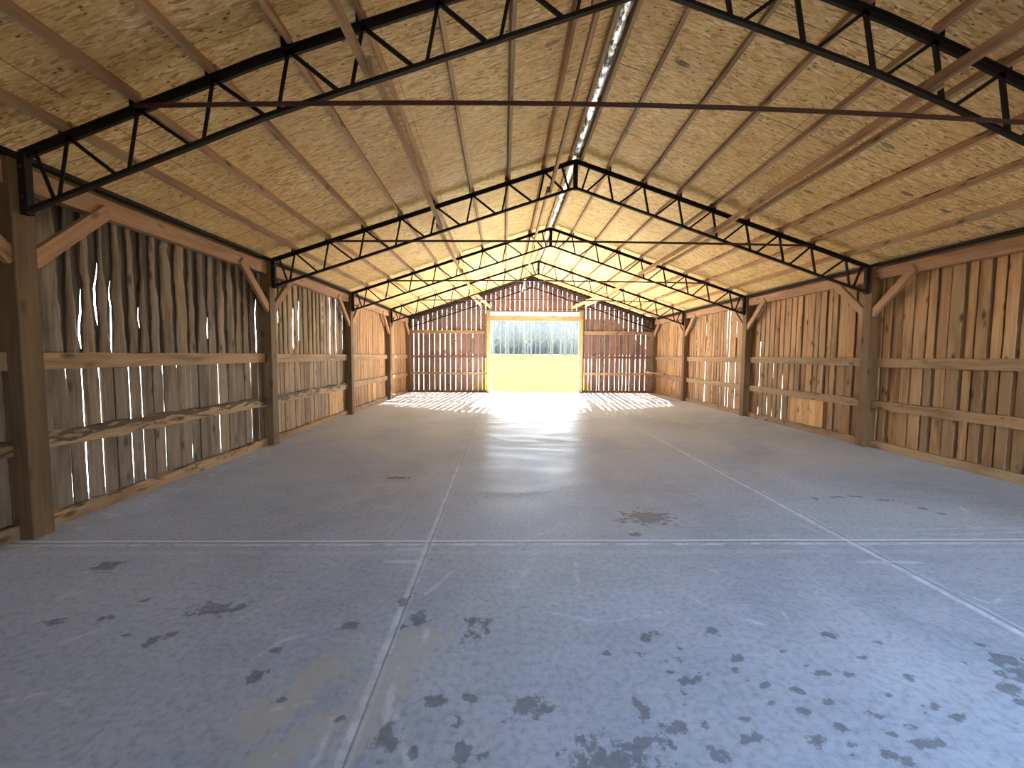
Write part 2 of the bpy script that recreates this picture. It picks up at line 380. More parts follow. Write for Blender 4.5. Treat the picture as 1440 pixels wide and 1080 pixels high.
STAINS= [(1.44, 4.15, 0.228, 0.169), (1.16, 4.05, 0.055, 0.035), (1.19, 3.74, 0.052, 0.046), (-0.15, 2.42, 0.084, 0.091), (-0.89, 2.46, 0.067, 0.04), (-1.8, 2.63, 0.133, 0.069), (-1.67, 2.68, 0.027, 0.032), (-1.22, 2.05, 0.042, 0.053), (-1.23, 2.25, 0.035, 0.034), (-0.51, 2.52, 0.051, 0.064), (-0.64, 2.71, 0.037, 0.049), (-0.58, 2.44, 0.025, 0.026), (-0.31, 1.89, 0.056, 0.032), (-0.15, 1.9, 0.05, 0.029), (0.14, 1.86, 0.084, 0.051), (0.03, 1.79, 0.025, 0.022), (-0.19, 1.78, 0.022, 0.029), (-0.16, 1.63, 0.031, 0.069), (-0.07, 1.62, 0.025, 0.015), (-0.48, 1.68, 0.047, 0.072), (-0.36, 1.63, 0.023, 0.034), (0.81, 2.33, 0.045, 0.031), (0.89, 2.37, 0.049, 0.025), (0.44, 1.6, 0.156, 0.079), (0.59, 1.66, 0.074, 0.033), (0.34, 1.69, 0.029, 0.026), (0.64, 1.84, 0.029, 0.059), (0.7, 1.76, 0.031, 0.021), (0.75, 1.73, 0.055, 0.024), (2.67, 2.12, 0.095, 0.052), (2.63, 2.03, 0.08, 0.058), (2.46, 1.93, 0.063, 0.03), (2.42, 1.85, 0.034, 0.024), (1.23, 2.38, 0.042, 0.045), (1.26, 2.16, 0.042, 0.027), (0.93, 2.0, 0.064, 0.019), (1.03, 2.05, 0.036, 0.014), (0.87, 1.93, 0.02, 0.018), (0.77, 1.74, 0.037, 0.028), (0.66, 1.65, 0.041, 0.029), (0.87, 1.6, 0.034, 0.045), (1.2, 2.07, 0.018, 0.02), (1.89, 2.34, 0.045, 0.037), (1.32, 1.66, 0.042, 0.023), (1.47, 1.74, 0.025, 0.025), (1.76, 1.65, 0.059, 0.023), (1.63, 2.05, 0.037, 0.019), (2.68, 2.25, 0.036, 0.018), (3.81, 4.77, 0.108, 0.035), (4.09, 4.79, 0.125, 0.03), (4.33, 4.67, 0.09, 0.035), (3.55, 4.72, 0.032, 0.048), (4.48, 4.4, 0.047, 0.053), (4.53, 4.25, 0.038, 0.04), (-1.36, 5.53, 0.15, 0.05), (-2.39, 2.55, 0.043, 0.028), (-1.93, 2.33, 0.047, 0.036), (-1.89, 2.39, 0.032, 0.026), (-2.13, 2.38, 0.024, 0.019), (-2.67, 2.51, 0.05, 0.034), (-2.97, 3.18, 0.089, 0.087), (-2.32, 2.73, 0.037, 0.024), (1.29, 1.97, 0.028, 0.018), (1.42, 1.93, 0.035, 0.018), (1.07, 1.68, 0.042, 0.023), (1.57, 1.6, 0.041, 0.021), (2.04, 1.78, 0.038, 0.019), (1.66, 1.81, 0.022, 0.02), (1.25, 1.86, 0.029, 0.017), (1.37, 1.82, 0.039, 0.02), (1.53, 1.87, 0.03, 0.024), (1.76, 2.03, 0.033, 0.015), (1.7, 1.78, 0.032, 0.015), (1.78, 1.74, 0.025, 0.014), (-0.71, 1.8, 0.025, 0.022), (-1.02, 1.91, 0.023, 0.016)]
MARKS= [[(-3.09, 2.6), (-2.96, 2.65), (-2.9, 2.73), (-2.89, 2.86), (-2.92, 3.0), (-3.08, 3.12)], [(-2.91, 2.68), (-2.87, 2.79), (-2.81, 2.87)], [(-3.16, 3.49), (-3.23, 3.61), (-3.21, 3.79), (-3.2, 3.98)], [(-1.58, 2.53), (-1.44, 2.76)], [(-2.45, 2.31), (-2.33, 2.43)], [(-2.28, 1.92), (-2.16, 1.96), (-1.97, 1.9)], [(-2.02, 2.54), (-1.71, 2.68), (-1.6, 2.98)], [(-0.47, 1.84), (-0.36, 1.58)], [(-0.67, 2.67), (-0.46, 2.52), (-0.43, 2.32)], [(0.57, 3.23), (0.52, 2.83), (0.53, 2.73)], [(0.11, 3.55), (0.52, 3.9)], [(1.05, 2.58), (0.62, 2.47), (0.28, 2.58)], [(-0.73, 1.58), (-0.74, 1.8)], [(2.55, 3.4), (2.76, 3.22), (3.05, 3.16)], [(3.11, 3.05), (3.12, 2.85), (3.17, 2.68), (3.22, 2.63), (3.37, 2.73)], [(3.67, 3.76), (4.03, 3.72), (4.84, 3.78)], [(3.64, 3.84), (4.96, 3.88)], [(4.45, 3.92), (4.9, 3.83)], [(2.85, 4.01), (2.91, 3.76)], [(-1.04, 1.85), (-0.87, 1.9)], [(-1.32, 2.16), (-1.22, 2.33), (-1.13, 2.39)], [(1.77, 2.57), (1.73, 2.43)], [(2.9, 3.22), (3.25, 3.19)], [(-2.55, 3.25), (-2.1, 3.31)], [(-1.06, 3.56), (-0.89, 3.6)], [(4.96, 4.46), (4.83, 4.25), (4.91, 4.39)], [(-0.51, 2.79), (-0.35, 3.13)], [(1.55, 3.12), (1.6, 3.05)], [(1.46, 2.5), (1.59, 2.43)], [(1.24, 2.82), (1.31, 2.65)], [(-0.51, 1.76), (-0.53, 2.1)]]
STAMPS= [(-1.91, 4.82, 4.03), (0.5, 4.8, 4.83), (0.52, 6.13, 4.84), (1.99, 5.04, 4.82), (-2.12, 3.9, 3.96), (4.43, 5.04, 4.01), (5.25, 5.64, 3.74), (5.23, 6.93, 3.74), (4.45, 6.36, 4.0), (2.02, 5.05, 4.81), (6.43, 5.71, 3.34), (5.83, 5.69, 3.54), (-1.59, 4.8, 4.13)]
# ------------------------------------------------------------------ floor
def build_floor():
    xs = np.arange(XL - 0.2, XR + 0.22, 0.025)
    ys = np.concatenate([np.arange(Y0, 1.3, 0.1), np.arange(1.3, 4.3, 0.02), np.arange(4.3, 8.5, 0.045), np.arange(8.5, YE + 0.05, 0.12), [YE + 0.1]])
    GX, GY = np.meshgrid(xs, ys)
    nx, ny = len(xs), len(ys)
    stain = np.full(GX.shape, -2.0); chalk = np.full(GX.shape, -2.0); sand = np.full(GX.shape, -2.0)
    for i, (x, y, rx, ry) in enumerate(STAINS):
        ring = (i == 3)
        rx = max(rx, 0.018) * 1.12; ry = max(ry, 0.018) * 1.12
        d = np.sqrt(((GX - x) / rx) ** 2 + ((GY - y) / ry) ** 2)
        val = 0.5 + (1 - d) * 0.55
        if ring: val = np.minimum(val, 0.5 + (d - 0.42) * 0.9)
        val = np.where(d > 3, -2, val)
        stain = np.maximum(stain, val)
    rs = np.random.RandomState(3)
    for _ in range(60):    # small drips around the right foreground
        x, y = rs.uniform(0.4, 2.6), rs.uniform(1.4, 2.3); r = rs.uniform(0.008, 0.02)
        d = np.hypot((GX - x) / (r * 1.6), (GY - y) / r); stain = np.maximum(stain, np.where(d > 3, -2, 0.5 + (1 - d) * 0.5))
    def seg(P, hw, amp=0.5):
        out = np.full(GX.shape, 9.0)
        for (x0, y0), (x1, y1) in zip(P, P[1:]):
            dx, dy = x1 - x0, y1 - y0; l2 = dx * dx + dy * dy + 1e-9
            t = np.clip(((GX - x0) * dx + (GY - y0) * dy) / l2, 0, 1)
            out = np.minimum(out, np.hypot(GX - x0 - t * dx, GY - y0 - t * dy))
        return np.where(out > hw * 6, -2, 0.5 + amp * (1 - out / hw))
    for P in MARKS: chalk = np.maximum(chalk, seg(P, 0.018, 0.22))
    # broad pale drag smears
    chalk = np.maximum(chalk, seg([(0.31, 3.45), (0.12, 2.95), (0.05, 2.75)], 0.05, 0.06))
    chalk = np.maximum(chalk, seg([(-0.85, 3.46), (-0.62, 3.46)], 0.03, 0.5))
    chalk = np.maximum(chalk, seg([(-0.9, 3.25), (-0.62, 3.25)], 0.03, 0.5))
    chalk = np.maximum(chalk, seg([(2.9, 3.22), (3.3, 3.2)], 0.03, 0.45))
    chalk = np.maximum(chalk, seg([(XL + 0.1, 2.2), (XL + 0.1, 8)], 0.10, 0.06))
    for P, w in (([(-0.43, 2.30), (-0.60, 1.95)], 0.13), ([(-0.86, 2.15), (-1.05, 1.78)], 0.12), ([(-0.7, 1.8), (-0.95, 1.6)], 0.1), ([(-0.6, 1.7), (-0.5, 2.3)], 0.09)):
        sand = np.maximum(sand, seg(P, w, 0.25))
    v = np.stack([GX.ravel(), GY.ravel(), np.zeros(GX.size)], 1)
    idx = np.arange(nx * ny).reshape(ny, nx)
    q = np.stack([idx[:-1, :-1], idx[:-1, 1:], idx[1:, 1:], idx[1:, :-1]], -1).reshape(-1, 4)
    me = bpy.data.meshes.new('floor')
    me.vertices.add(len(v)); me.vertices.foreach_set('co', v.astype('f').ravel())
    me.loops.add(q.size); me.loops.foreach_set('vertex_index', q.ravel().astype('i'))
    me.polygons.add(len(q)); me.polygons.foreach_set('loop_start', np.arange(0, q.size, 4, dtype='i')); me.polygons.foreach_set('loop_total', np.full(len(q), 4, 'i'))
    me.update(calc_edges=True)
    for nme, arr in (('stain', stain), ('chalk', chalk), ('sand', sand)):
        a = me.attributes.new(nme, 'FLOAT', 'POINT'); a.data.foreach_set('value', arr.ravel().astype('f'))
    me.materials.append(M['concrete'])
    o = bpy.data.objects.new('floor', me); COL.objects.link(o)
    tag(o, kind='structure')
    mb = MB(); mb.beam((XA, Y0, -0.06), (XA, YE + 0.15, -0.06), XR - XL + 0.5, 0.10)
    mb.build('slab_edge', M['concrete'], o)
build_floor()

# ------------------------------------------------------------------ ceiling (sheathing)
def build_ceiling():
    root = empty('ceiling'); tag(root, kind='structure')
    for side in (-1, 1):
        mb = MB(); xs = linsp(0.0, 5.75, 24); ys = [Y0 - 0.15, 1, 2, 3, TY[0], 4.5, 5.5, 6.5, TY[1], 10, 14, 18, YE + 0.45]
        for dz in (0, 0.012):
            for y in ys:
                for x in xs:
                    X = XA + side * x
                    mb.add((X, y, osb_z(X, y) + dz), (X, y, 0), (1, 1, 1))
        nx, ny = len(xs), len(ys)
        for j in range(ny - 1):
            for i in range(nx - 1):
                a = j * nx + i
                mb.f.append((a, a + 1, a + nx + 1, a + nx)); b_ = a + nx * ny
                mb.f.append((b_, b_ + nx, b_ + nx + 1, b_ + 1))
        for j in range(ny - 1):
            for i in (0, nx - 1):
                a = j * nx + i; b_ = a + nx * ny; mb.f.append((a, a + nx, b_ + nx, b_))
        for i in range(nx - 1):
            for j in (0, ny - 1):
                a = j * nx + i; b_ = a + nx * ny; mb.f.append((a, a + 1, b_ + 1, b_))
        mb.build('roof_sheathing', M['osb'], root)
    # grade stamps printed on the sheets
    for (x, y, z) in STAMPS:
        mb = MB(); n = 9; sx = SL if x < XA else -SL
        for k in range(n):
            u = (k + 0.5) / n * 2 - 1; h = 0.030 * math.sqrt(1 - u * u) + 0.004
            px, py = x + u * 0.085, y
            for q in (-1, 1) if abs(u) < 0.8 else (0,):
                cy = py + q * h * 0.5
                P = [(px - 0.0065, cy - h * 0.42), (px + 0.0065, cy - h * 0.42), (px + 0.0065 + 0.004, cy + h * 0.42), (px - 0.0065 + 0.004, cy + h * 0.42)]
                f = [mb.add((a, b_, osb_z(a, b_) - 0.0015), (0, 0, 0), (1, 1, 1)) for a, b_ in P]; mb.f.append(tuple(f))
        mb.build('grade_stamp', M['ink'], root)
build_ceiling()

# ridge: two ridge boards with crinkled foil between
def build_ridge():
    for s, w in ((-1, 'left'), (1, 'right')):
        mb = MB(); x = XA + s * 0.095
        ys = [Y0, TY[0], TY[1], TY[2], TY[3], YE + 0.1]
        for a, b_ in zip(ys, ys[1:]):
            mb.beam((x, a, chord_z(x, a) + 0.068), (x, b_, chord_z(x, b_) + 0.068), 0.045, 0.085, tint=tone(0.75, 0.95))
        o = mb.build('ridge_board', M['purlin'], None, (x, 9, ZA))
        tag(o, f'long brown ridge board on the {w} side of the silver foil at the roof peak', 'board', 'boards beside the ridge foil')
    mb = MB(); rows = []
    ys = linsp(Y0, YE, 260)
    for y in ys:
        r = []
        for i in range(7):
            x = XA - 0.07 + 0.14 * i / 6
            zz = chord_z(XA + 0.06, y) + 0.135 - 0.02 * abs(mnoise.noise(Vector((i * 0.9, y * 9, 0)))) - 0.045 * math.sin(PI * i / 6) - 0.02
            r.append(mb.add((x, y, zz), (x, y, 0), (1, 1, 1)))
        rows.append(r)
    for a, b_ in zip(rows, rows[1:]):
        for i in range(6): mb.f.append((a[i], a[i + 1], b_[i + 1], b_[i]))
    o = mb.build('ridge_foil', M['foil'], None, (XA, 9, ZA), smooth=True)
    sd = o.modifiers.new('thick', 'SOLIDIFY'); sd.thickness = 0.002
    tag(o, 'crinkled silver and black foil strip running along the inside of the ridge', 'foil strip')
build_ridge()

# ------------------------------------------------------------------ trusses
LJ = [-3.60, -3.02, -2.40, -1.78, -1.17, -0.55, 0.06, 0.69]           # purlin seats, left half
RJ = [1.79, 2.42, 3.03, 3.64, 4.24, 4.84, 5.42, 6.05]                  # purlin seats, right half
TL = ['nearest steel truss overhead, cut off by the top of the frame',
      'second steel truss from the camera, its whole arch in view',
      'third steel truss from the camera, between the second and the small far ones',
      'fourth steel truss from the camera, just in front of the end wall',
      'faint steel truss standing against the slatted end wall']
def truss(k):
    y = TY[k]; root = empty('steel_truss', (XA, y, ZC - 0.2))
    tag(root, TL[k], 'truss', 'black steel roof trusses')
    st = M['steel']
    P = lambda x, top: Vector((x, y, chord_z(x, y, top)))
    def member(name, pts, leg, th=0.008, mat=st):
        mb = MB()
        for a, b_ in zip(pts, pts[1:]):
            if name == 'top_chord':
                mb.beam(a + Vector((0, 0, 0.022)), b_ + Vector((0, 0, 0.022)), 0.085, 0.010)
                mb.beam(a - Vector((0, 0, 0.008)), b_ - Vector((0, 0, 0.008)), 0.030, 0.055)
            elif name == 'bottom_chord':
                mb.beam(a, b_, 0.045, 0.012); mb.beam(a + Vector((0, 0, 0.022)), b_ + Vector((0, 0, 0.022)), 0.012, 0.036)
            else: mb.angle(a, b_, leg, th, up=(0, 1, 0))
        return mb.build(name, mat, root)
    for s in (-1, 1):
        xe = XL + 0.035 if s < 0 else XR - 0.035
        xs = linsp(xe, XA, 9)
        for top in (True, False):
            member('top_chord' if top else 'bottom_chord', [P(x, top) for x in xs], 0.05)
        mb = MB(); mb.beam(P(xe, False) - Vector((0, 0, 0.02)), P(xe, True) + Vector((0, 0, 0.02)), 0.06, 0.06, up=(0, 1, 0)); ep = mb.build('end_plate', st, root)
        for zb in (0.12, 0.36):
            q = P(xe, False); mb = MB(); mb.tube([q + Vector((0, -0.031, zb)), q + Vector((0, -0.045, zb))], [0.012, 0.012], 6)
            bo = mb.build('bolt', M['rust'], None, q); bo.parent = ep; bo.location = q - Vector(root.location) - Vector(ep.location)
        J = LJ if s < 0 else RJ[::-1]                                 # eave -> ridge
        d = 1 if s < 0 else -1
        # first web at the eave
        member('web_strut', [P(xe + d * 0.10, True), P(xe + d * 0.24, False)], 0.03, mat=st)
        for i, x in enumerate(J):
            member('web_strut', [P(x, True), P(x - d * 0.10, False)], 0.03)
            if i < len(J) - 1: member('web_diagonal', [P(x, True), P(J[i + 1] - d * 0.19, False)], 0.03)
            else: member('web_diagonal', [P(x, True), P(XA - d * 0.18, False)], 0.03)
            mb = MB(); c = P(x, True) + Vector((0, 0, 0.045)); mb.beam(c - Vector((d * 0.045, 0, 0.03)), c + Vector((-d * 0.045 , 0, 0.05)), 0.07, 0.012, up=(1, 0, 0))
            mb.build('purlin_clip', st, root)
        member('web_strut', [P(XA - d * 0.24, True), P(XA - d * 0.11, False)], 0.03)
    mb = MB(); mb.beam(P(XA, False) - Vector((0, 0, 0.02)), P(XA, True) + Vector((0, 0, 0.02)), 0.075, 0.05, up=(0, 1, 0)); mb.build('ridge_plate', st, root)
    # tie rod below the peak
    xa, xb = LJ[1] + 0.02, RJ[6] - 0.02; za, zb = chord_z(xa, y) - 0.01, chord_z(xb, y) - 0.01
    mb = MB(); n = 13; pts = []
    for i in range(n):
        t = i / (n - 1); pts.append((xa + (xb - xa) * t, y - 0.065, za + (zb - za) * t + (0.10 if k == 0 else 0.03) * math.sin(PI * t)))
    mb.tube(pts, [0.019] * n, 8)
    o = mb.build('tie_rod', M['rust'], root, smooth=True); o['label'] = 'reddish brown tie rod'
    return root
for k in range(5): truss(k)

# ------------------------------------------------------------------ purlins
BAY = ['in the bay over the camera', 'between the first and second trusses', 'between the second and third trusses',
       'between the third and fourth trusses', 'between the fourth truss and the end wall']
def purlins():
    ys = [Y0 - 0.1] + TY[:4] + [YE - 0.02]
    for s, J, side in ((-1, LJ, 'left'), (1, RJ[::-1], 'right')):
        for i, x in enumerate(J):
            for b_ in range(5):
                a, c = ys[b_], ys[b_ + 1]
                sg = (i + b_) % 2 * 0.022 - 0.011
                mb = MB(); dz = 0.078
                xx = x + sg
                rgh = 0.012 if (side == 'right' and i in (1, 2)) else 0.004
                z0, z1 = chord_z(xx, a) + dz, chord_z(xx, c) + dz
                mb.beam((xx, a + 0.001, z0), (xx, c - 0.001, z1), 0.042, 0.088, up=(-s * -SL, 0, 1), tint=tone(0.72, 1.15, 0.08), rough=rgh, seg=14, bark=0.55 if rgh > .01 else 0.15)
                o = mb.build('roof_purlin', M['purlin'], None, (xx, (a + c) / 2, z0))
                tag(o, f'{ORD[i]} purlin up from the {side} eave, {BAY[b_]}', 'purlin', 'lumber purlins under the roof sheathing')
purlins()

# ------------------------------------------------------------------ long loose braces lying on the bottom chords
def laterals():
    LN = [(-1.14, 'left'), (0.75, 'centre'), (3.62, 'right')]
    for x, nm in LN:
        segs = [(Y0 + 0.6, TY[0] + 0.1), (TY[0] - 0.1, TY[1] + 0.1), (TY[1] - 0.1, TY[2] + 0.1), (TY[2] - 0.1, TY[3] + 0.1)]
        for b_, (a, c) in enumerate(segs):
            xo = (0.045 if b_ % 2 else 0.0); x_ = x + xo
            za = chord_z(x_, a, False) + 0.105; zc = chord_z(x_, c, False) + 0.105
            mb = MB(); mb.beam((x_, a, za), (x_, c, zc), 0.04, 0.09, tint=tone(0.9, 1.1, 0.05), seg=4)
            o = mb.build('lateral_brace', M['purlin'], None, (x_, (a + c) / 2, za))
            tag(o, f'long board lying on the bottom chords, {nm} line, {BAY[b_]}', 'brace', 'long boards tying the trusses together')
    for (p0, p1, lb) in (((-1.10, TY[3] - 0.2, 3.83), (-0.55, YE - 0.03, 3.66), 'sloping brace board from the far truss down to the left door post'),
                         ((-1.22, TY[3] - 0.1, 3.80), (-0.95, YE - 0.03, 3.72), 'shorter brace board beside the left sloping brace near the end wall'),
                         ((0.79, TY[3] - 0.2, 4.46), (0.79, YE - 0.25, 4.35), 'brace board under the ridge running from the far truss to the gable'),
                         ((3.64, TY[3] - 0.2, 3.83), (2.95, YE - 0.03, 3.68), 'sloping brace board from the far truss down to the right door post'),
                         ((3.76, TY[3] - 0.1, 3.80), (3.50, YE - 0.03, 3.76), 'shorter brace board beside the right sloping brace near the end wall')):
        mb = MB(); mb.beam(p0, p1, 0.045, 0.11, tint=tone(1.1, 1.3))
        tag(mb.build('end_brace', M['purlin'], None, p0), lb, 'brace', 'sloping boards at the end wall')
laterals()

# ------------------------------------------------------------------ side walls
POSTY = TY[:4]
PD = 0.095                                   # half depth of a post
def posts():
    for s, side in ((-1, 'left'), (1, 'right')):
        for i, y in enumerate(POSTY + [YE - 0.09]):
            if s > 0 and i == 0: pass
            xc = (XL - 0.085) if s < 0 else (XR + 0.085)
            mb = MB(); mb.beam((xc, y, 0.0), (xc, y, 3.185), 0.17, 0.18 if i < 4 else 0.12, up=(0, 1, 0), tint=tone(0.85, 1.05, 0.03), seg=6)
            mat = M['post']
            o = mb.build('timber_post', mat, None, (xc, y, 0), bevel=0.006)
            nm = f'{ORD[i]} square timber post from the camera along the {side} wall' if i < 4 else f'square timber post in the far {side} corner beside the end wall'
            tag(o, nm, 'post', 'timber posts along the side walls')
posts()
BAYW = ['nearest the camera, before the first post', 'between the first and second posts', 'between the second and third posts', 'between the third and fourth posts', 'between the fourth post and the end wall']
def side_wall(s):
    side = 'left' if s < 0 else 'right'
    xin = (XL - 0.11) if s < 0 else (XR + 0.11)       # inner face of the girts
    xbd = (XL - 0.18) if s < 0 else (XR + 0.18)       # inner face of the boards
    ends = [Y0] + POSTY + [YE - 0.09]
    root = empty('wall_' + side, (xbd, 9, 0)); tag(root, kind='structure')
    ax = Vector((0, 1, 0)); nrm = Vector((-s, 0, 0))
    for b_ in range(5):
        y0, y1 = ends[b_] + (PD if b_ else 0), ends[b_ + 1] - PD
        if b_ == 4: y1 = YE + 0.02
        ya, yb = ends[b_], (ends[b_ + 1] if b_ < 4 else YE + 0.02)
        # girts, base board, eave beam
        for nm, zc, h in (('upper', 1.525, 0.155), ('lower', 0.775, 0.15)):
            mb = MB(); live = (nm == 'lower')
            xg = xin + s * 0.035
            zz0 = zc + (0.03 if (live and s < 0 and b_ in (0, 1)) else 0)
            mb.beam((xg, y0, zz0), (xg, y1, zc + random.uniform(-0.01, 0.01)), 0.065, h, tint=tone(0.9, 1.15) if s < 0 else tone(0.8, 1.05), rough=(0.035 if live and s < 0 and b_ < 3 else 0.012 if live else 0.006), seg=26,
                    bark=(0.72 if live and s < 0 and b_ < 3 else 0.42 if live else 0.2))
            o = mb.build('wall_girt', M['girt'], None, (xg, (y0 + y1) / 2, zc))
            tag(o, f'{nm} horizontal {"bark-edged " if live and s<0 and b_<3 else ""}wall rail on the {side} wall, {BAYW[b_]}', 'rail', f'horizontal rails of the {side} wall')
        mb = MB(); xg = xin + s * 0.035
        mb.beam((xg, y0, 0.065), (xg, y1, 0.065), 0.075, 0.13, tint=tone(0.85, 1.1), rough=0.02 if s < 0 else 0.01, seg=26, bark=0.5 if s < 0 else 0.3)
        o = mb.build('sill_board', M['girt'], None, (xg, (y0 + y1) / 2, 0.0))
        tag(o, f'sill board at the floor of the {side} wall, {BAYW[b_]}', 'board', f'sill boards of the {side} wall')
        xe = (XL - 0.10) if s < 0 else (XR + 0.10)
        mb = MB(); mb.beam((xe, y0 , 3.065), (xe, y1 , 3.065), 0.12, 0.19, tint=tone(0.9, 1.1, 0.03), seg=4)
        o = mb.build('eave_beam', M['beam'], None, (xe, (y0 + y1) / 2, 3.065), bevel=0.004)
        tag(o, f'pinkish eave beam along the top of the {side} wall, {BAYW[b_]}', 'beam', f'eave beams of the {side} wall')
        # knee braces
        for e, yp, d in (('far', y1, -1), ('near', y0, 1)):
            if (b_ == 0 and e == 'near'): continue
            xk = (XL - 0.045) if s < 0 else (XR + 0.045)
            kt = 0.075
            mb = MB(); mb.beam((xk, yp - d * 0.03, 2.37), (xk, yp + d * 0.72, 3.04), 0.055, 0.13, up=(0, -d, 1), tint=tone(0.95, 1.15, 0.04), seg=3)
            o = mb.build('knee_brace', M['beam'], None, (xk, yp, 2.4), bevel=0.003)
            where = f'{BAYW[b_]}, at its {e} end'
            tag(o, f'diagonal knee brace, {side} wall, {e} end {BAYW[b_]}'.replace(', before the first post', ''), 'brace', f'knee braces of the {side} wall')
        # ---------- boards
        mb = MB(); y = ya if b_ else y0
        grey = (s < 0 and b_ <= 1)
        idx = 0; prev = lambda z, y=y: y
        pitch_base = 0.185 if s < 0 else 0.18
        while y < yb - 0.02:
            w = pitch_base * random.uniform(0.82, 1.25)
            w = min(w, yb - y)
            f1, f2 = random.uniform(0, 100), random.uniform(0, 100)
            if s < 0:
                k = {0: 1.0, 1: 1.0, 2: 0.5, 3: 0.12, 4: 0.1}[b_]
                gl = random.uniform(0.009, 0.016) if random.random() < 0.75 else 0.002
                tp = 0.032 * k * random.uniform(0.4, 1.5)
                def le(z, y=y, f=f1, k=k, gl=gl, tp=tp):
                    q = max(0, z - 1.5)
                    return y + gl * 0.6 + tp * q * 0.8 + 0.036 * k * min(1, q * 1.6) * (mnoise.noise(Vector((f, z * 2.1, 0))) + 0.5 * mnoise.noise(Vector((f, z * 6.3, 0)))) + 0.003 * mnoise.noise(Vector((f, z * 3, 4)))
                def re(z, y=y + w, f=f2, k=k, gl=gl, tp=tp):
                    q = max(0, z - 1.5)
                    return y - gl * 0.6 - tp * q * 0.8 - 0.036 * k * min(1, q * 1.6) * (mnoise.noise(Vector((f, z * 2.1, 0))) + 0.5 * mnoise.noise(Vector((f, z * 6.3, 0)))) - 0.003 * mnoise.noise(Vector((f, z * 3, 4)))
                th = 0.016; wv0 = random.choice((0.015, 0.035, 0.06)); wane = (lambda z, f=f1, wv0=wv0: 0.006 + wv0 * max(0.0, min(1.0, (z - 1.35) / 0.5)) * (0.75 + 0.9 * mnoise.noise(Vector((f, z * 3.4, 9)))) + (0.012 * max(0.0, mnoise.noise(Vector((f, z * 1.5, 3)))))) if b_ <= 2 else 0.006
                dep = random.uniform(-0.004, 0.004)
                tn = tone(0.75, 1.12, 0.05)
                mb.plank((xbd + nrm.x * dep, 0, 0), ax, nrm, le, re, linsp(0.04, 3.12, 34), th, wane, tn)
                # backing boards behind the gaps, tinted dark as recess shade, some leaving daylight slivers
                if prev is not None and k > 0.3:
                    slit = random.random() < (0.4 if b_ == 1 else 0.3 if b_ == 0 else 0.08); sw = random.uniform(0.0, 0.008)
                    zlo, zhi = random.uniform(1.5, 2.0), random.uniform(2.2, 2.9)
                    def bl(z, p=prev): return p(z) - 0.035
                    def br(z, q=le, slit=slit, sw=sw, zlo=zlo, zhi=zhi, f=f1):
                        v = q(z) + 0.03
                        if slit:
                            e = max(0.0, min(1.0, (z - zlo) / 0.15, (zhi - z) / 0.5))
                            v -= (0.028 + sw) * e
                        return v
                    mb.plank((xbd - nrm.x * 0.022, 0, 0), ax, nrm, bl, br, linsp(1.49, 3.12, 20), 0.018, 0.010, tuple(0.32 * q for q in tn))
                    if random.random() < 0.25 or b_ == 2:
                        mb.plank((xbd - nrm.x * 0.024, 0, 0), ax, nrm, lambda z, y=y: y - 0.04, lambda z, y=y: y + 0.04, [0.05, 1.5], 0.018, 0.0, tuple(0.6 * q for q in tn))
                elif k <= 0.3:
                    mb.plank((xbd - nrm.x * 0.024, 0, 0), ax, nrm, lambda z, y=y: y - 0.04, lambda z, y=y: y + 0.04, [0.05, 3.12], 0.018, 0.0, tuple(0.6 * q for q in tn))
                prev = re
                y += w
            else:
                gap = random.choice((0.008, 0.014, 0.022, 0.034))
                def le(z, y=y, f=f1, g=gap): return y + g / 2 + 0.010 * mnoise.noise(Vector((f, z * 1.4, 0)))
                def re(z, y=y + w, f=f2, g=gap): return y - g / 2 - 0.010 * mnoise.noise(Vector((f, z * 1.4, 0)))
                lay = -0.022 if (idx % 2 and random.random() < 0.55) else 0.0
                tn = tone(0.80, 1.12, 0.07)
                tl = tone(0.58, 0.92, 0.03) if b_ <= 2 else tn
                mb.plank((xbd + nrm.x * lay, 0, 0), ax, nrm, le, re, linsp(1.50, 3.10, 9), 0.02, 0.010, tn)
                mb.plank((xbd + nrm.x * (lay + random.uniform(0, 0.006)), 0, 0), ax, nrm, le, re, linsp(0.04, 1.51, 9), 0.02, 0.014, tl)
                if not (b_ == 1 and idx == 4):
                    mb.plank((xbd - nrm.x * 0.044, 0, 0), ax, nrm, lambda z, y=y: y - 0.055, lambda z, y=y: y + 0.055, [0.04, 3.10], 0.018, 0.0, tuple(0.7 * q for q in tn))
                y += w
            idx += 1
        mat = M['wall_grey'] if grey else M['wall_brown'] if (s < 0 and b_ == 2) else M['wall_tan']
        mb.build('board_siding', mat, root)
        # fresh yellow boards let in below the lower rail
        fresh = {(1, 2): (8.75, 9.75, 5), (-1, 2): (10.35, 11.25, 5), (-1, 3): (13.3, 14.3, 4)}.get((s, b_))
        if fresh:
            mb = MB(); a, c, n = fresh
            for j in range(n):
                w = (c - a) / n
                if s < 0 and j % 2 and b_ == 3: continue
                mb.plank((xbd + nrm.x * 0.016, 0, 0), ax, nrm, lambda z, y=a + j * w: y + 0.004, lambda z, y=a + (j + 1) * w: y - 0.004, [0.10, 0.74], 0.014, 0.0, tone(1.25, 1.6, 0.03))
            o = mb.build('patch_boards', M['header'], root); o['label'] = 'fresh yellow patch boards'
side_wall(-1); side_wall(1)
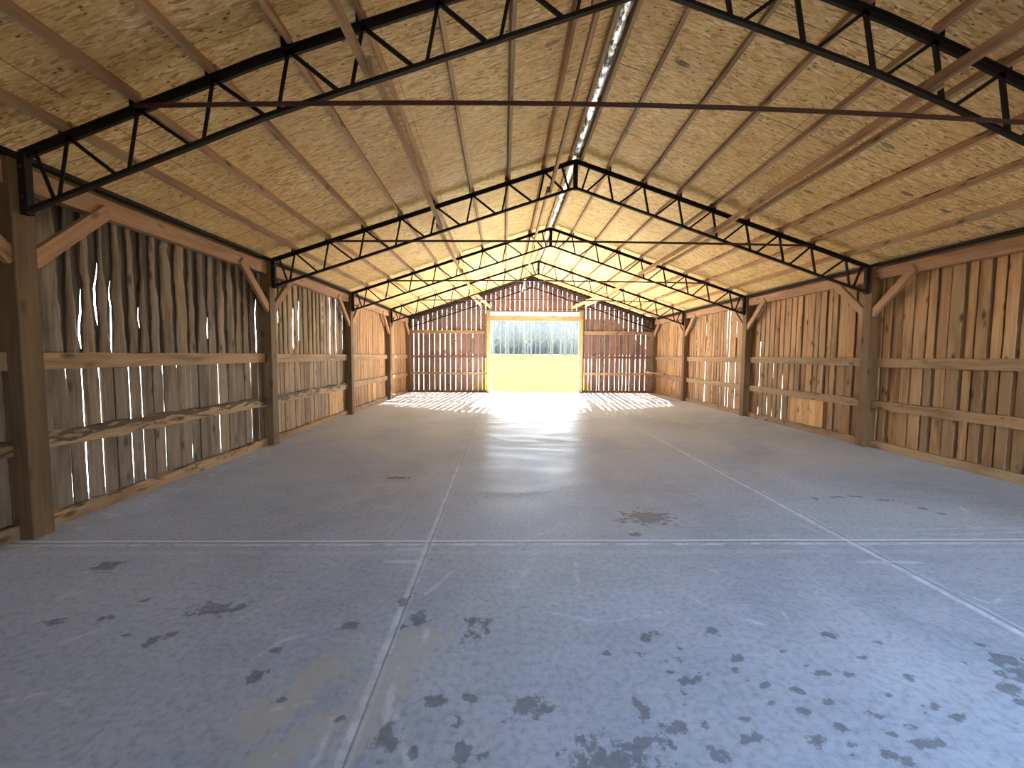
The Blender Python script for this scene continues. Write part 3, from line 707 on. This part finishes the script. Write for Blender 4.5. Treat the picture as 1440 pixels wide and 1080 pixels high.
# black strip standing in for the shadow gap along each eave where the wall meets the sheathing
for s, side in ((-1, 'left'), (1, 'right')):
    x = (XL - 0.06) if s < 0 else (XR + 0.06)
    mb = MB(); mb.beam((x, Y0, 3.235), (x, YE, 3.235), 0.09, 0.035, tint=(1, 1, 1))
    tag(mb.build('eave_shadow_strip', M['steel'], None, (x, 9, 3.2)), f'thin black strip standing for the shadow gap under the {side} edge of the roof', 'shadow strip')
    mb = MB(); xo = (XL - 0.19) if s < 0 else (XR + 0.19)
    mb.beam((xo, Y0, 3.188), (xo, YE, 3.188), 0.03, 0.12, tint=(0.6, 0.6, 0.6), seg=20)  # added board stops light leaking in at the eave, tinted dark as a recess
    tag(mb.build('eave_leak_filler', M['girt'], None, (xo, 9, 3.2)), f'added dark filler board blocking light above the {side} wall siding', 'board')

# ------------------------------------------------------------------ end wall
def pxX(p): return -4.073 + (p - 576) * 0.03115
GL = [pxX(570 + z / 6) for z in (40, 72, 112, 152, 202, 245, 290, 333, 377, 422, 468, 515, 563, 610, 645, 672)]
GR = [pxX(740 + z / 6) for z in (483, 517, 545, 590, 612, 653, 695, 743, 780, 808, 840, 868, 915, 957, 1000)]
GU = [pxX(570 + z / 6) for z in (68, 108, 148, 190, 228, 268, 308, 348, 388, 430, 470, 512, 552, 592, 632, 672, 715, 755, 797, 835, 875, 915, 957, 997, 1037, 1070, 1108, 1150)] + \
     [pxX(740 + z / 6) for z in (170, 210, 250, 292, 330, 372, 412, 452, 490, 527, 568, 608, 650, 688, 730, 768, 808, 850, 890, 930, 965)]
GU = GU[:28] + [pxX(740 + z / 6) for z in (15 - 200 + 0,)][:0] + GU[28:]
DL0, DL1, DR0, DR1 = -0.72, -0.55, 3.26, 3.43
def end_wall():
    root = empty('wall_end', (XA, YE, 0)); tag(root, kind='structure')
    ax = Vector((1, 0, 0)); nrm = Vector((0, -1, 0)); yb = YE + 0.055
    def run(name, gaps, x0, x1, z0f, z1f):
        mb = MB(); ed = [x0] + sorted(g for g in gaps if x0 + 0.03 < g < x1 - 0.03) + [x1]
        for i in range(len(ed) - 1):
            a, c = ed[i], ed[i + 1]; g0 = random.uniform(0.0025, 0.004); g1 = random.uniform(0.0025, 0.004)
            fa, fb = random.uniform(0, 99), random.uniform(0, 99)
            za, zb = z0f((a + c) / 2), z1f((a + c) / 2)
            if zb - za < 0.06: continue
            g0 = 0 if i == 0 else g0; g1 = 0 if i == len(ed) - 2 else g1
            def le(z): return a + g0 + 0.001 * mnoise.noise(Vector((fa, z * 1.6, 0)))
            def re(z): return c - g1 - 0.001 * mnoise.noise(Vector((fb, z * 1.6, 0)))
            mb.plank((0, yb, 0), ax, nrm, le, re, linsp(za, zb, max(3, int((zb - za) * 5))), 0.022, 0.006, tone(0.75, 1.15, 0.06))
        mb.build(name, M['end_wood'], root)
    roof = lambda x: osb_z(x, YE) - 0.01 - 0.03
    run('board_siding', GL, XL - 0.18, DL0 + 0.02, lambda x: 0.02, lambda x: 2.60)
    run('board_siding', GR, DR1 - 0.02, XR + 0.18, lambda x: 0.02, lambda x: 2.60)
    run('gable_siding', GU, XL - 0.18, DL0 + 0.02, lambda x: 2.62, roof)
    run('gable_siding', GU, DL0 + 0.02, DR1 - 0.02, lambda x: 3.50, roof)
    run('gable_siding', GU, DR1 - 0.02, XR + 0.18, lambda x: 2.62, roof)
end_wall()
# unseen gable added behind the viewer, its opening placed to darken the left foreground
def near_shade_wall():
    root = empty('wall_near', (XA, Y0, 0)); tag(root, kind='structure')
    mb = MB(); x = XL - 0.19
    while x < XR + 0.19:
        w = random.uniform(0.16, 0.22)
        z0 = 3.5 if 0.9 < x < 5.2 else 0.02
        xm = min(x + w, XR + 0.19); zt = min(osb_z(x, Y0), osb_z(xm, Y0)) - 0.03
        if zt > z0 + 0.05:
            mb.plank((0, Y0 - 0.03, 0), (1, 0, 0), (0, 1, 0), lambda z, a=x: a + 0.004, lambda z, a=xm: a - 0.004, [z0, zt], 0.022, 0.0, tone())
        x += w
    mb.build('board_siding', M['wall_tan'], root)
near_shade_wall()
def ewt(name, p0, p1, w, t, mat, label, cat, group=None, up=(0, 0, 1), **k):
    mb = MB(); mb.beam(p0, p1, w, t, up=up, **k); o = mb.build(name, mat, None, p0, bevel=0.003); tag(o, label, cat, group); return o
yg = YE + 0.018
for (x0, x1, sd) in ((XL - 0.1, DL0, 'left'), (DR1, XR + 0.1, 'right')):
    for z, h, nm in ((2.61, 0.15, 'top'), (1.55, 0.11, 'middle'), (0.825, 0.11, 'lower'), (0.05, 0.10, 'bottom')):
        ewt('wall_girt', (x0, yg, z), (x1, yg, z), 0.05, h, M['girt' if z > 2 or nm == 'lower' else 'end_wood'], f'{nm} horizontal rail of the end wall, {sd} of the doorway', 'rail', 'rails of the end wall', seg=8, tint=tone(0.85, 1.05))
# rake boards under the roof edge
for s, sd in ((-1, 'left'), (1, 'right')):
    xe = XL - 0.15 if s < 0 else XR + 0.15
    z0, z1 = osb_z(xe, YE) - 0.14, osb_z(XA, YE) - 0.14
    ewt('rake_board', (xe, yg + 0.01, z0), (XA, yg + 0.01, z1), 0.04, 0.17, M['end_wood'], f'dark board under the {sd} roof slope of the gable', 'board', 'sloping gable boards', up=(0, 1, 0) if 0 else (0, 0, 1), seg=8, tint=(0.5, 0.45, 0.45))
ewt('gable_rail', (DL0, yg, 3.515), (DR1, yg, 3.515), 0.05, 0.075, M['end_wood'], 'dark rail across the gable above the bright gap over the doorway', 'rail', tint=(0.7, 0.7, 0.7))
for x0, x1, sd in ((DL0, DL1, 'left'), (DR0, DR1, 'right')):
    ewt('door_post', ((x0 + x1) / 2, yg - 0.075, 0), ((x0 + x1) / 2, yg - 0.075, 3.54), x1 - x0, 0.17, M['treated'], f'greenish treated post at the {sd} side of the open doorway', 'post', 'door posts', up=(0, 1, 0), seg=6)
ewt('door_header', (DL1 - 0.10, YE - 0.155, 3.21), (DR0 + 0.10, YE - 0.155, 3.21), 0.045, 0.235, M['header'], 'orange knotty header board across the top of the open doorway', 'beam', seg=6)
ewt('shelf_plank', (6.15, 18.25, 0.93), (6.62, 17.5, 0.88), 0.14, 0.03, M['beam'], 'short pale plank sticking out at rail height in the far right corner', 'plank', tint=(1.2, 1.2, 1.2))

# ------------------------------------------------------------------ outdoors
def meadow():
    bm = bmesh.new(); n = 60
    def h(x, y):
        if y < 19.5: return -0.07
        t = min(1.0, (y - 19.5) / 75.0); return -0.07 + 2.05 * t + max(0.0, min(11.0, (y - 126) * 1.8)) * max(0.0, min(1.0, (x + 14) / 10, (46 - x) / 12))
    ys = [-120, -60, -30, -10, 0, 10, 19.0, 19.5] + linsp(21, 100, 30) + [126, 132.1, 158, 260]
    xs = [-260, -150, -90, -50] + linsp(-40, 60, 51) + [80, 120, 200, 300]
    vs = [[bm.verts.new((x, y, h(x, y) + (0.05 * mnoise.noise(Vector((x * 0.4, y * 0.4, 0))) if y > 20 else 0))) for x in xs] for y in ys]
    for j in range(len(ys) - 1):
        for i in range(len(xs) - 1): bm.faces.new((vs[j][i], vs[j][i + 1], vs[j + 1][i + 1], vs[j + 1][i]))
    me = bpy.data.meshes.new('ground'); bm.to_mesh(me); bm.free(); me.materials.append(M['grass'])
    o = bpy.data.objects.new('ground', me); COL.objects.link(o); tag(o, kind='structure')
meadow()
def tree_mesh(seed):
    rnd = random.Random(seed); mb = MB(); H = rnd.uniform(8.2, 9.8); r0 = rnd.uniform(0.10, 0.2)
    lean = (rnd.uniform(-0.5, 0.5), rnd.uniform(-0.5, 0.5))
    def pt(t): return Vector((lean[0] * t * t + 0.15 * math.sin(t * 5 + seed), lean[1] * t * t, H * t))
    ts = linsp(0, 1, 9)
    mb.tube([pt(t) for t in ts], [r0 * (1 - 0.85 * t) * (1.25 if t == 0 else 1) for t in ts], 7)
    for i in range(20):
        t = rnd.uniform(0.12, 0.97); p = pt(t); a = rnd.uniform(0, 2 * PI); ln = (1 - t) * rnd.uniform(1.2, 2.4) + 0.5
        d = Vector((math.cos(a), math.sin(a), rnd.uniform(0.35, 1.1))).normalized()
        q = p + d * ln * 0.5 + Vector((0, 0, 0.15)); e = p + d * ln + Vector((0, 0, 0.5 * ln * 0.4)); rr = r0 * (1 - t) * 0.35 + 0.018
        mb.tube([p, q, e], [rr, rr * 0.6, 0.008], 4)
        for _ in range(3):
            u = rnd.uniform(0.3, 0.9); s0 = p.lerp(e, u); d2 = (d + Vector((rnd.uniform(-.8, .8), rnd.uniform(-.8, .8), rnd.uniform(0, .8)))).normalized()
            mb.tube([s0, s0 + d2 * ln * 0.35], [0.016, 0.006], 3)
    return mb
def forest():
    protos = []
    for k in range(6):
        o = tree_mesh(k + 11).build('bare_tree', M['bark'], None); protos.append(o)
        tag(o, 'slender bare grey tree in the woods beyond the meadow', 'tree', 'bare trees in the woods beyond the meadow')
    rnd = random.Random(5); spots = []
    while len(spots) < 200:
        x = rnd.uniform(-4, 19) if len(spots) < 175 else rnd.uniform(-22, 38); y = 88 + rnd.random() ** 1.3 * 34
        x = x * (y / 92)
        if all((x - a) ** 2 + (y - b_) ** 2 > 0.5 for a, b_ in spots): spots.append((x, y))
    for i, (x, y) in enumerate(spots):
        o = protos[i] if i < 6 else protos[i % 6].copy()
        if i >= 6: COL.objects.link(o)
        o.location = (x, y, 1.85); o.rotation_euler = (0, 0, rnd.uniform(0, 6.28)); s = rnd.uniform(0.88, 1.08); o.scale = (s, s, s)
    mb = MB()
    for i in range(12000):
        y = 94 + rnd.random() * 30; x = rnd.uniform(-5, 20) * y / 92; ln = rnd.uniform(1.0, 6.0) * (1 if rnd.random() < 0.5 else 1.6); r = rnd.uniform(0.012, 0.045)
        d = Vector((rnd.uniform(-.22, .22), rnd.uniform(-.15, .15), 1)); p = Vector((x, y, 1.85)); e = p + d * ln
        ii = [mb.add(p + Vector((r * math.cos(a), r * math.sin(a), 0)), p, (1, 1, 1)) for a in (0, 2.1, 4.2)]
        j = mb.add(e, p, (1, 1, 1))
        for q in range(3): mb.f.append((ii[q], ii[(q + 1) % 3], j))
    o = mb.build('woodland_brush', M['bark'], None)
    tag(o, 'thin grey saplings and brush filling the woods beyond the meadow', 'brush', kind='stuff')
forest()

# ------------------------------------------------------------------ light
w = bpy.data.worlds.new('World'); S.world = w; w.use_nodes = True; nt = w.node_tree; nt.nodes.clear()
sky = nt.nodes.new('ShaderNodeTexSky'); sky.sky_type = 'NISHITA'; sky.sun_disc = False
sky.sun_elevation = math.radians(33); sky.sun_rotation = math.radians(5.4); sky.air_density = 1.0; sky.dust_density = 0.4; sky.ozone_density = 1.0
bg = nt.nodes.new('ShaderNodeBackground'); bg.inputs[1].default_value = SKY
wo = nt.nodes.new('ShaderNodeOutputWorld'); nt.links.new(sky.outputs[0], bg.inputs[0]); nt.links.new(bg.outputs[0], wo.inputs[0])
ld = bpy.data.lights.new('sun', 'SUN'); ld.energy = SUN; ld.angle = math.radians(0.6); ld.color = (1.0, 0.93, 0.82)
so = bpy.data.objects.new('sun', ld); COL.objects.link(so)
so.rotation_euler = Vector((0.095, 1.0, 0.65)).to_track_quat('Z', 'Y').to_euler(); so.location = (5, 40, 30)
def portal(loc, rot, sx, sy):
    l = bpy.data.lights.new('portal', 'AREA'); l.shape = 'RECTANGLE'; l.size = sx; l.size_y = sy; l.cycles.is_portal = True
    o = bpy.data.objects.new('portal', l); COL.objects.link(o); o.location = loc; o.rotation_euler = rot
portal((3.1, Y0 - 0.2, 1.75), (math.radians(90), 0, 0), 5.0, 3.6)          # faces +Y, into the barn
portal((1.35, YE + 0.2, 1.75), (math.radians(-90), 0, 0), 3.9, 3.5)

# ------------------------------------------------------------------ camera
f, yaw, pit, roll = 603.0, 0.0204, 0.0659, 0.0065
def ray(px, py):
    u = (px - 720) / f; v = (py - 540) / f; c, s = math.cos(roll), math.sin(roll)
    u, v = c * u + s * v, -s * u + c * v
    zz = -v; Z = zz * math.cos(pit) - math.sin(pit); y = zz * math.sin(pit) + math.cos(pit)
    return Vector((u * math.cos(yaw) + y * math.sin(yaw), -u * math.sin(yaw) + y * math.cos(yaw), Z))
Fw = ray(720, 540); Rt = ray(720 + f, 540) - Fw; Dn = ray(720, 540 + f) - Fw
R3 = Matrix((Rt.normalized(), -Dn.normalized(), -Fw.normalized())).transposed()
cd = bpy.data.cameras.new('camera'); cd.sensor_width = 36; cd.lens = f / 1440 * 36; cd.clip_end = 1000; cd.clip_start = 0.02
co = bpy.data.objects.new('camera', cd); COL.objects.link(co)
co.matrix_world = Matrix.Translation((0, 0, 1.6)) @ R3.to_4x4(); S.camera = co

vs = S.view_settings; vs.view_transform = 'Standard'; vs.look = 'None'; vs.exposure = EXPO; vs.gamma = 1; vs.use_curve_mapping = False
cy = S.cycles; cy.max_bounces = 10; cy.diffuse_bounces = 7; cy.glossy_bounces = 4; cy.use_denoising = True; cy.sample_clamp_indirect = 12; cy.caustics_reflective = False; cy.caustics_refractive = False
